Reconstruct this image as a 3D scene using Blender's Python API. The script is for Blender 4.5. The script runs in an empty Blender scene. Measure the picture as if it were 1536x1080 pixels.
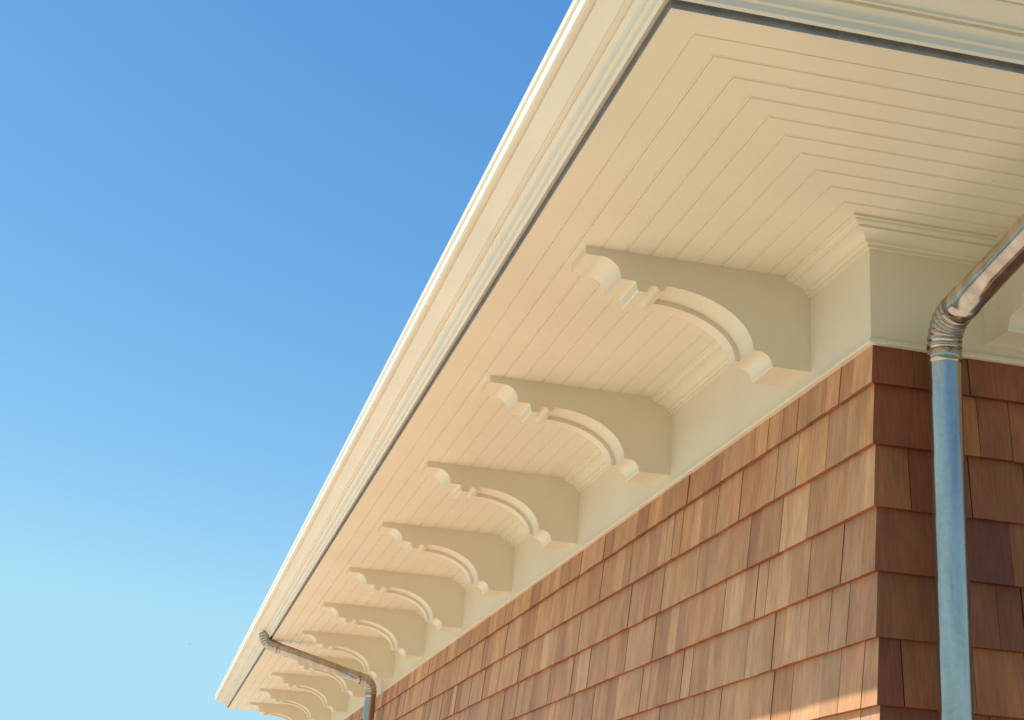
import bpy, bmesh, math, random
from mathutils import Matrix, Vector
random.seed(7)
scene=bpy.context.scene
H=.3255; E=.8534; W=12.616; WX=9.4; EXP=.165; GZ=-3.0

# ---------------------------------------------------------------- materials
def newmat(name):
    m=bpy.data.materials.new(name); m.use_nodes=True
    nt=m.node_tree; b=nt.nodes['Principled BSDF']
    return m,nt,b
def N(nt,t,**kw):
    n=nt.nodes.new(t)
    for k,v in kw.items(): setattr(n,k,v)
    return n
def paint(name,col,rough=.5,var=.06,bump=.15,speck=.79):
    m,nt,b=newmat(name)
    tc=N(nt,'ShaderNodeTexCoord')
    n1=N(nt,'ShaderNodeTexNoise'); n1.inputs['Scale'].default_value=2.2; n1.inputs['Detail'].default_value=6
    n2=N(nt,'ShaderNodeTexNoise'); n2.inputs['Scale'].default_value=45; n2.inputs['Detail'].default_value=4
    nt.links.new(tc.outputs['Object'],n1.inputs['Vector']); nt.links.new(tc.outputs['Object'],n2.inputs['Vector'])
    r=N(nt,'ShaderNodeValToRGB')
    r.color_ramp.elements[0].position=.3; r.color_ramp.elements[1].position=.7
    r.color_ramp.elements[0].color=(*[c*(1-var) for c in col],1); r.color_ramp.elements[1].color=(*[min(1,c*(1+var*.4)) for c in col],1)
    nt.links.new(n1.outputs['Fac'],r.inputs['Fac']); 
    n3=N(nt,'ShaderNodeTexNoise'); n3.inputs['Scale'].default_value=34; n3.inputs['Detail'].default_value=1
    nt.links.new(tc.outputs['Object'],n3.inputs['Vector'])
    r3=N(nt,'ShaderNodeValToRGB'); r3.color_ramp.elements[0].position=speck; r3.color_ramp.elements[1].position=speck+.04
    nt.links.new(n3.outputs['Fac'],r3.inputs['Fac'])
    mx=N(nt,'ShaderNodeMix',data_type='RGBA'); nt.links.new(r3.outputs['Color'],mx.inputs['Factor'])
    nt.links.new(r.outputs['Color'],mx.inputs['A']); mx.inputs['B'].default_value=(*[c*.6 for c in col],1)
    nt.links.new(mx.outputs['Result'],b.inputs['Base Color'])
    b.inputs['Roughness'].default_value=rough
    bp=N(nt,'ShaderNodeBump'); bp.inputs['Strength'].default_value=bump; bp.inputs['Distance'].default_value=.002
    nt.links.new(n2.outputs['Fac'],bp.inputs['Height']); nt.links.new(bp.outputs['Normal'],b.inputs['Normal'])
    return m
M_cream=paint('cream_paint',(.83,.75,.585),.42)
M_crown=paint('cream_gloss_paint',(.86,.80,.66),.3,speck=.9)
def metal(name,c1,c2,rough,metallic=1.,stretch=1.):
    m,nt,b=newmat(name)
    tc=N(nt,'ShaderNodeTexCoord'); mp=N(nt,'ShaderNodeMapping'); mp.inputs['Scale'].default_value=(1,1,stretch)
    nt.links.new(tc.outputs['Object'],mp.inputs['Vector'])
    v=N(nt,'ShaderNodeTexVoronoi'); v.inputs['Scale'].default_value=110
    n=N(nt,'ShaderNodeTexNoise'); n.inputs['Scale'].default_value=26; n.inputs['Detail'].default_value=8
    nt.links.new(tc.outputs['Object'],v.inputs['Vector']); nt.links.new(mp.outputs['Vector'],n.inputs['Vector'])
    r=N(nt,'ShaderNodeValToRGB'); r.color_ramp.elements[0].color=(*c1,1); r.color_ramp.elements[1].color=(*c2,1)
    r.color_ramp.elements[0].position=.4; r.color_ramp.elements[1].position=.75
    ad=N(nt,'ShaderNodeMath',operation='MULTIPLY_ADD'); ad.inputs[1].default_value=.12
    nt.links.new(v.outputs['Color'],ad.inputs[0]); nt.links.new(n.outputs['Fac'],ad.inputs[2])
    nt.links.new(ad.outputs[0],r.inputs['Fac']); nt.links.new(r.outputs['Color'],b.inputs['Base Color'])
    b.inputs['Metallic'].default_value=metallic
    mr=N(nt,'ShaderNodeMapRange'); mr.inputs['To Min'].default_value=rough*.7; mr.inputs['To Max'].default_value=rough*1.3
    nt.links.new(n.outputs['Fac'],mr.inputs['Value']); nt.links.new(mr.outputs['Result'],b.inputs['Roughness'])
    bp=N(nt,'ShaderNodeBump'); bp.inputs['Strength'].default_value=.22; bp.inputs['Distance'].default_value=.001
    nt.links.new(n.outputs['Fac'],bp.inputs['Height']); nt.links.new(bp.outputs['Normal'],b.inputs['Normal'])
    return m
M_galv=metal('galvanized_steel',(.38,.32,.27),(.56,.485,.42),.17,.92,.12)
M_strip=metal('grey_vent_strip',(.25,.26,.28),(.34,.35,.37),.5,.5)
# cedar
M_cedar,nt,b=newmat('cedar_shingle')
at=N(nt,'ShaderNodeAttribute',attribute_name='Col'); tc=N(nt,'ShaderNodeTexCoord'); mp=N(nt,'ShaderNodeMapping')
mp.inputs['Scale'].default_value=(130,130,3.5)
nt.links.new(tc.outputs['Object'],mp.inputs['Vector'])
g=N(nt,'ShaderNodeTexNoise'); g.inputs['Scale'].default_value=1; g.inputs['Detail'].default_value=5
nt.links.new(mp.outputs['Vector'],g.inputs['Vector'])
gr=N(nt,'ShaderNodeMapRange'); gr.inputs['From Min'].default_value=.25; gr.inputs['From Max'].default_value=.75; gr.inputs['To Min'].default_value=.76; gr.inputs['To Max'].default_value=1.18
nt.links.new(g.outputs['Fac'],gr.inputs['Value'])
mp2=N(nt,'ShaderNodeMapping'); mp2.inputs['Scale'].default_value=(14,14,4); nt.links.new(tc.outputs['Object'],mp2.inputs['Vector'])
g2=N(nt,'ShaderNodeTexNoise'); g2.inputs['Scale'].default_value=1; g2.inputs['Detail'].default_value=3; nt.links.new(mp2.outputs['Vector'],g2.inputs['Vector'])
gr2=N(nt,'ShaderNodeMapRange'); gr2.inputs['From Min'].default_value=.3; gr2.inputs['From Max'].default_value=.7; gr2.inputs['To Min'].default_value=.82; gr2.inputs['To Max'].default_value=1.15
nt.links.new(g2.outputs['Fac'],gr2.inputs['Value'])
mm=N(nt,'ShaderNodeMath',operation='MULTIPLY'); nt.links.new(gr.outputs['Result'],mm.inputs[0]); nt.links.new(gr2.outputs['Result'],mm.inputs[1])
vm=N(nt,'ShaderNodeVectorMath',operation='SCALE'); nt.links.new(at.outputs['Color'],vm.inputs[0]); nt.links.new(mm.outputs[0],vm.inputs['Scale'])
nt.links.new(vm.outputs['Vector'],b.inputs['Base Color']); b.inputs['Roughness'].default_value=.62
bp=N(nt,'ShaderNodeBump'); bp.inputs['Strength'].default_value=.35; bp.inputs['Distance'].default_value=.002
nt.links.new(g.outputs['Fac'],bp.inputs['Height']); nt.links.new(bp.outputs['Normal'],b.inputs['Normal'])
M_back,nt,b=newmat('building_paper'); b.inputs['Base Color'].default_value=(.05,.025,.012,1)
M_roof=paint('roof_shingle_grey',(.16,.15,.14),.9,.3,.8)
def groundmat(name,c1,c2,scale):
    m,nt,b=newmat(name)
    tc=N(nt,'ShaderNodeTexCoord'); n=N(nt,'ShaderNodeTexNoise'); n.inputs['Scale'].default_value=scale; n.inputs['Detail'].default_value=12
    nt.links.new(tc.outputs['Object'],n.inputs['Vector'])
    r=N(nt,'ShaderNodeValToRGB'); r.color_ramp.elements[0].color=(*c1,1); r.color_ramp.elements[1].color=(*c2,1)
    r.color_ramp.elements[0].position=.3; r.color_ramp.elements[1].position=.7
    nt.links.new(n.outputs['Fac'],r.inputs['Fac']); nt.links.new(r.outputs['Color'],b.inputs['Base Color']); b.inputs['Roughness'].default_value=.95
    bp=N(nt,'ShaderNodeBump'); bp.inputs['Strength'].default_value=.5; nt.links.new(n.outputs['Fac'],bp.inputs['Height']); nt.links.new(bp.outputs['Normal'],b.inputs['Normal'])
    return m
M_ground=groundmat('low_bounce_lawn',(.11,.10,.042),(.21,.175,.085),.8)  # unseen lawn, made dark to cut bounce light from the front
M_bounce=groundmat('sandy_bounce_ground',(.70,.58,.42),(.84,.71,.52),1.5)  # pale sand for the added bounce patch
M_bird,nt,b=newmat('dark_feathers'); b.inputs['Base Color'].default_value=(.02,.02,.02,1)

# ---------------------------------------------------------------- helpers
def mkobj(name,verts,faces,mat,parent=None,smooth=False,bevel=0):
    me=bpy.data.meshes.new(name); me.from_pydata(verts,[],faces); me.update()
    bm=bmesh.new(); bm.from_mesh(me); bmesh.ops.recalc_face_normals(bm,faces=bm.faces); bm.to_mesh(me); bm.free()
    ob=bpy.data.objects.new(name,me); scene.collection.objects.link(ob); me.materials.append(mat)
    if smooth:
        for p in me.polygons: p.use_smooth=True
    if bevel:
        md=ob.modifiers.new('bevel','BEVEL'); md.width=bevel; md.segments=2; md.limit_method='ANGLE'; md.angle_limit=math.radians(40)
    if parent: ob.parent=parent
    return ob
def corners(o): return [(-o,-o),(WX+o,-o),(WX+o,W+o),(-o,W+o)]
def ring(name,prof,mat,parent,bevel=0,closed=False):
    V=[];F=[]
    for o,z in prof:
        for x,y in corners(o): V.append((x,y,z))
    n=len(prof)
    for i in range(n if closed else n-1):
        j=(i+1)%n
        for c in range(4):
            d=(c+1)%4
            F.append((i*4+c,i*4+d,j*4+d,j*4+c))
    return mkobj(name,V,F,mat,parent,bevel=bevel)

house=bpy.data.objects.new('shingled_house',None); scene.collection.objects.link(house)

# ---- soffit
prof=[(E,H)]
x=.774
prof+= [(x+.0025,H),(x+.0005,H+.004),(x-.0005,H+.004),(x-.0025,H)]
k=1
while True:
    x=.774-k*.0715
    if x<.1: break
    prof+=[(x+.0085,H),(x+.0070,H+.0022),(x+.0056,H+.0002),(x+.0030,H+.0001),(x+.0016,H+.0008),(x,H+.0042),(x-.0020,H)]
    k+=1
prof+=[(0.0,H)]
ring('soffit_boards',prof,M_cream,house)
ring('vent_strip',[(E,H),(E+.001,H+.004),(E+.001,H+.024),(E-.012,H+.026)],M_strip,house)
ed=[(E-.012,H+.027),(.862,H+.027),(.8640,H+.016),(.871,H+.011),(.8785,H+.016),(.880,H+.030)]
ed+=[(.888,H+.031)]
for i in range(7):
    t=i/6*math.pi/2
    ed.append((.890+.019*(1-math.cos(t)),H+.032+.022*math.sin(t)))
ed+=[(.9095,H+.062),(.9175,H+.0625),(.918,H+.058),(.9235,H+.058),(.924,H+.065)]
ed+=[(.945,H+.0735),(.970,H+.088),(.9705,H+.094),(.977,H+.094),(.9775,H+.088),(.986,H+.087)]
for i in range(6):
    t=i/5*math.pi/2
    ed.append((.986+.007*math.sin(t),H+.094-.007*math.cos(t)))
ed+=[(.993,H+.118),(.990,H+.121),(.990,H+.126),(.997,H+.128),(.998,H+.146),(.990,H+.150),(.975,H+.148),(.90,H+.17)]
ring('eave_gutter',ed,M_crown,house)
V=[(x,y,H+.16) for x,y in corners(.955)]+[(WX/2,WX/2,2.6),(WX/2,W-WX/2,2.6)]
mkobj('hip_roof',V,[(0,1,4),(1,2,5,4),(2,3,5),(3,0,4,5)],M_roof,house)
cr=[(0.,.268),(.010,.268),(.010,.277),(.016,.2785)]
for i in range(8):
    t=i/7*math.pi/2
    cr.append((.018+.034*(1-math.cos(t)),.2795+.022*math.sin(t)))
cr+=[(.056,.302),(.056,.3085)]
for i in range(5):
    t=i/4*math.pi/2
    cr.append((.059+.014*math.sin(t),.3085+.006*(1-math.cos(t))))
cr+=[(.074,.318),(.082,.318),(.082,H+.002)]
ring('crown_moulding',cr,M_cream,house)
ring('frieze_board',[(0,H+.002),(0,.013),(.007,.011),(.008,.001),(.006,-.001),(-.03,-.001)],M_cream,house)
ring('wall_sheathing',[(-.020,.02),(-.020,GZ-.1)],M_back,house)

# ---- cedar shingles
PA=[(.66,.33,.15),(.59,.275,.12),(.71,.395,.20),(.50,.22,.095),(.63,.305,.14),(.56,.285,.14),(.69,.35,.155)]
PB=[(.30,.088,.028),(.26,.067,.022),(.44,.155,.04),(.21,.055,.021),(.34,.11,.033)]  # redder wood, also darkened to carry the end wall's shade
def shingles(name,origin,dir,nrm,L,pal):
    V=[];F=[];C=[]
    z0=-.1067; k=0
    while True:
        zb=z0-k*EXP
        if zb<GZ-.1: break
        s=0.0; first=True
        while s<L-1e-6:
            w=random.choice([.075,.09,.11,.13,.155,.17,.20])*random.uniform(.92,1.08)
            e=s+w
            last=e>L-.06
            if last: e=L
            gap=random.uniform(.0010,.0030)
            a0=s if first else s+gap; a1=e
            jz=random.uniform(-.0010,.0010); jo=random.uniform(-.0018,.0018)
            if first or last: jo=0;jz=0
            zt=zb+EXP+.012 if k else .012
            ot=-.0165*( (zt-zb)/(EXP+.012)); ob=jo
            t0=a0+(-ot if first else 0); t1=a1-(-ot if last else 0)
            b0=a0+(.0175 if first else 0); b1=a1-(.0175 if last else 0)
            c0=a0+(.0195 if first else 0); c1=a1-(.0195 if last else 0)
            r=len(V)
            def P(s_,o_,z_): V.append((origin[0]+dir[0]*s_+nrm[0]*o_,origin[1]+dir[1]*s_+nrm[1]*o_,z_))
            P(a0,ob,zb+jz);P(a1,ob,zb+jz);P(t1,ot+jo,zt);P(t0,ot+jo,zt)
            P(b0,-.0175,zb+jz);P(b1,-.0175,zb+jz);P(c1,-.0195,zt);P(c0,-.0195,zt)
            F+= [(r,r+1,r+2,r+3),(r,r+4,r+5,r+1),(r,r+3,r+7,r+4),(r+1,r+5,r+6,r+2)]
            c=random.choice(pal); c2=random.choice(pal); q=random.random()*.5; br=random.uniform(.88,1.07)
            c=tuple((c[i]*(1-q)+c2[i]*q)*br for i in range(3))
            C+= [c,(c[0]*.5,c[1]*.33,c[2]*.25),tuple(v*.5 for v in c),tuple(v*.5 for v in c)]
            s=e; first=False
        k+=1
    ob=mkobj(name,V,F,M_cedar,house)
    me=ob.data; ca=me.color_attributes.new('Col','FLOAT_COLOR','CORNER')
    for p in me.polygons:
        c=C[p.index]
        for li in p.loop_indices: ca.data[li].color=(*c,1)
shingles('long_wall_shingles',(0,0),(0,1),(-1,0),W,PA)
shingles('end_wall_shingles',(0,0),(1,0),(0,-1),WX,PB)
shingles('back_wall_shingles',(WX,0),(0,1),(1,0),W,PA)
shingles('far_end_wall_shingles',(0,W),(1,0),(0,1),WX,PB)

# ---- brackets
def arc(cx,cz,a,bb,t0,t1,n):
    return [(cx+a*math.cos(math.radians(t0+(t1-t0)*i/n)),cz+bb*math.sin(math.radians(t0+(t1-t0)*i/n))) for i in range(n+1)]
def bprof(rise):
    p=[(-.002,H+.003),(.680,H+.003),(.680,.3005)]
    p+=arc(.634,.243,.060,.0575,80,180,12)
    p+=[(.574,.240),(.532,.240),(.528,.236),(.524,.214),(.520,.211),(.494,.211)]
    p+=arc(.476,.214,.0185,.020,0,180,10)
    p+=[(.4575,.222),(.444,.222)]
    p+=[(.444,.238+rise)]
    p+=arc(.440,.083,.265+rise,.155+rise,90,180,28)
    p+=[(.163,.083)]
    p+=arc(.160,.044,.042,.039,90,180,10)
    p+=[(.116,.041),(-.002,.041)]
    return p
def slab(p,y0,y1):
    n=len(p); V=[(-o,y0,z) for o,z in p]+[(-o,y1,z) for o,z in p]
    F=[tuple(range(n)),tuple(range(2*n-1,n-1,-1))]+[(i,(i+1)%n,n+(i+1)%n,n+i) for i in range(n)]
    return V,F
V1,F1=slab(bprof(0),0,.105)
V2,F2=slab(bprof(-.015),.1052,.157)
o=len(V1)
V=V1+V2;F=F1+[tuple(i+o for i in f) for f in F2]
bme=mkobj('eave_bracket',V,F,M_cream,None,bevel=.0015)
bmesh_data=bme.data
first=True
def place(loc,rot):
    global first
    if first: ob=bme; first=False
    else:
        ob=bpy.data.objects.new('eave_bracket',bmesh_data); scene.collection.objects.link(ob)
        md=ob.modifiers.new('bevel','BEVEL'); md.width=.0015; md.segments=2; md.limit_method='ANGLE'; md.angle_limit=math.radians(40)
    ob.location=loc; ob.rotation_euler=(0,0,rot); ob.parent=house
for i in range(11): place((0,.3828+i*1.2263,0),0)
for i in range(8): place((.33+.157+i*1.2263,0,0),math.radians(90))
for i in range(11): place((WX,.3828+.157+i*1.2263,0),math.radians(180))
for i in range(8): place((.36+i*1.2263,W,0),math.radians(-90))

# ---- downspouts
def tube(path,r,name,nseg=32):
    V=[];F=[]
    pts=[p for p,_ in path]; n=len(pts)
    up=None
    for i,(p,c) in enumerate(path):
        t=(pts[min(i+1,n-1)]-pts[max(i-1,0)]).normalized()
        if up is None:
            up=Vector((1,0,0)) if abs(t.x)<.7 else Vector((0,1,0))
        a=(up-t*up.dot(t)).normalized(); up=a; bb=t.cross(a)
        rr=r*c
        for k in range(nseg):
            th=2*math.pi*k/nseg
            V.append(tuple(p+a*math.cos(th)*rr+bb*math.sin(th)*rr))
    for i in range(n-1):
        for k in range(nseg):
            k2=(k+1)%nseg
            F.append((i*nseg+k,i*nseg+k2,(i+1)*nseg+k2,(i+1)*nseg+k))
    return mkobj(name,V,F,M_galv,None,smooth=True)
def downspout(name,A,B,D,bot,r=.040,rb=.075):
    path=[]
    def straight(p,q,n=3,s=1.0):
        for i in range(n+1): path.append((p.lerp(q,i/n),s))
    def bend(p0,c,p1):
        n=72
        for i in range(n+1):
            t=i/n
            p=p0*(1-t)**2+c*2*t*(1-t)+p1*t*t
            s=.97+.10*abs(math.sin(t*math.pi*7))**.7
            path.append((p,s))
    u1=(B-A).normalized(); u2=(D-B).normalized(); u3=(bot-D).normalized()
    straight(A,B-u1*rb); bend(B-u1*rb,B,B+u2*rb)
    j=B+u2*(rb+.04); path.append((B+u2*(rb+.002),1.04)); path.append((j,1.04)); path.append((j+u2*.001,.975))
    straight(j+u2*.004,D-u2*(rb+.045),4,.975)
    j=D-u2*(rb+.044); path.append((j,1.04)); path.append((D-u2*(rb+.002),1.04)); bend(D-u2*rb,D,D+u3*rb)
    j=D+u3*(rb+.035); path.append((D+u3*(rb+.001),1.04)); path.append((j,1.04)); path.append((j+u3*.001,.975))
    straight(j+u3*.004,bot,4,.975)
    return tube(path,r,name)
V3=Vector
downspout('downspout',V3((.162,-.905,H+.05)),V3((.162,-.905,.205)),V3((.162,-.088,.045)),V3((.158,-.088,GZ+.02)),.0425)
downspout('downspout',V3((-.905,8.35,H+.05)),V3((-.905,8.35,.300)),V3((-.088,8.20,.062)),V3((-.088,8.20,GZ+.02)),.0425)

# ---- ground
G=600
mkobj('ground',[(-G,-G,GZ),(G,-G,GZ),(G,G,GZ),(-G,G,GZ)],[(0,1,2,3)],M_ground)
mkobj('bounce_patch',[(-13,-2.9,GZ+.012),(6,-2.9,GZ+.012),(6,30,GZ+.012),(-13,30,GZ+.012)],[(0,1,2,3)],M_bounce)  # unseen pale patch, added to bounce sun onto the eave and long wall

# ---------------------------------------------------------------- camera
R=Matrix(((0.970665,-0.232703,0.060486),(0.132622,0.308354,-0.941982),(0.200551,0.92237,0.33017)))
C=Vector((-1.71994082,-3.51404346,-1.44009091))
cam=bpy.data.cameras.new('camera'); co=bpy.data.objects.new('camera',cam); scene.collection.objects.link(co)
fl=Matrix(((1,0,0),(0,-1,0),(0,0,-1)))
co.matrix_world=Matrix.Translation(C) @ (fl@R).transposed().to_4x4()
cam.sensor_width=36; cam.lens=2329.2245/1536*36; cam.clip_end=2000; cam.clip_start=.05
scene.camera=co

# distant bird
bp_=C+R.transposed()@Vector(((285-768)/2329.2,(967-540)/2329.2,1))*70
mkobj('flying_bird',[tuple(bp_+Vector(v)) for v in [(-.12,0,.05),(0,.05,0),(.12,0,.05),(0,-.05,0),(0,.02,-.02),(0,.1,.0),(0,-.09,0)]],[(0,1,3),(1,2,3),(1,4,3),(5,1,4),(6,3,4)],M_bird)

# ---------------------------------------------------------------- light
sd=Vector((-.99,.22,1.305)).normalized()
el=math.asin(sd.z); az=math.atan2(sd.x,sd.y)
sl=bpy.data.lights.new('sun','SUN'); sl.energy=5.0; sl.angle=math.radians(.5); sl.color=(1,.95,.87)
so=bpy.data.objects.new('sun',sl); scene.collection.objects.link(so)
so.rotation_euler=sd.to_track_quat('Z','Y').to_euler()
w=bpy.data.worlds.new('World'); scene.world=w; w.use_nodes=True
nt=w.node_tree; bg=nt.nodes['Background']
sk=nt.nodes.new('ShaderNodeTexSky'); sk.sky_type='NISHITA'; sk.sun_disc=False
sk.sun_elevation=el; sk.sun_rotation=az; sk.air_density=1.0; sk.dust_density=.3; sk.ozone_density=2.0
S=.12
sep=nt.nodes.new('ShaderNodeSeparateColor'); nt.links.new(sk.outputs[0],sep.inputs[0])
comb=nt.nodes.new('ShaderNodeCombineColor')
for ch,(k,g_) in enumerate(((2.0,1.5),(1.5,1.08),(1.22,.66))):
    p=N(nt,'ShaderNodeMath',operation='MULTIPLY'); p.inputs[1].default_value=S; nt.links.new(sep.outputs[ch],p.inputs[0])
    q=N(nt,'ShaderNodeMath',operation='POWER'); q.inputs[1].default_value=g_; nt.links.new(p.outputs[0],q.inputs[0])
    m_=N(nt,'ShaderNodeMath',operation='MULTIPLY'); m_.inputs[1].default_value=k; nt.links.new(q.outputs[0],m_.inputs[0])
    mi=N(nt,'ShaderNodeMath',operation='SMOOTH_MIN'); mi.inputs[1].default_value=(.42,.76,.93)[ch]; mi.inputs[2].default_value=.1; nt.links.new(m_.outputs[0],mi.inputs[0])
    d_=N(nt,'ShaderNodeMath',operation='DIVIDE'); d_.inputs[1].default_value=S; nt.links.new(mi.outputs[0],d_.inputs[0])
    nt.links.new(d_.outputs[0],comb.inputs[ch])
nt.links.new(comb.outputs[0],bg.inputs['Color']); bg.inputs['Strength'].default_value=S
scene.view_settings.view_transform='Standard'; scene.view_settings.look='None'; scene.view_settings.exposure=0
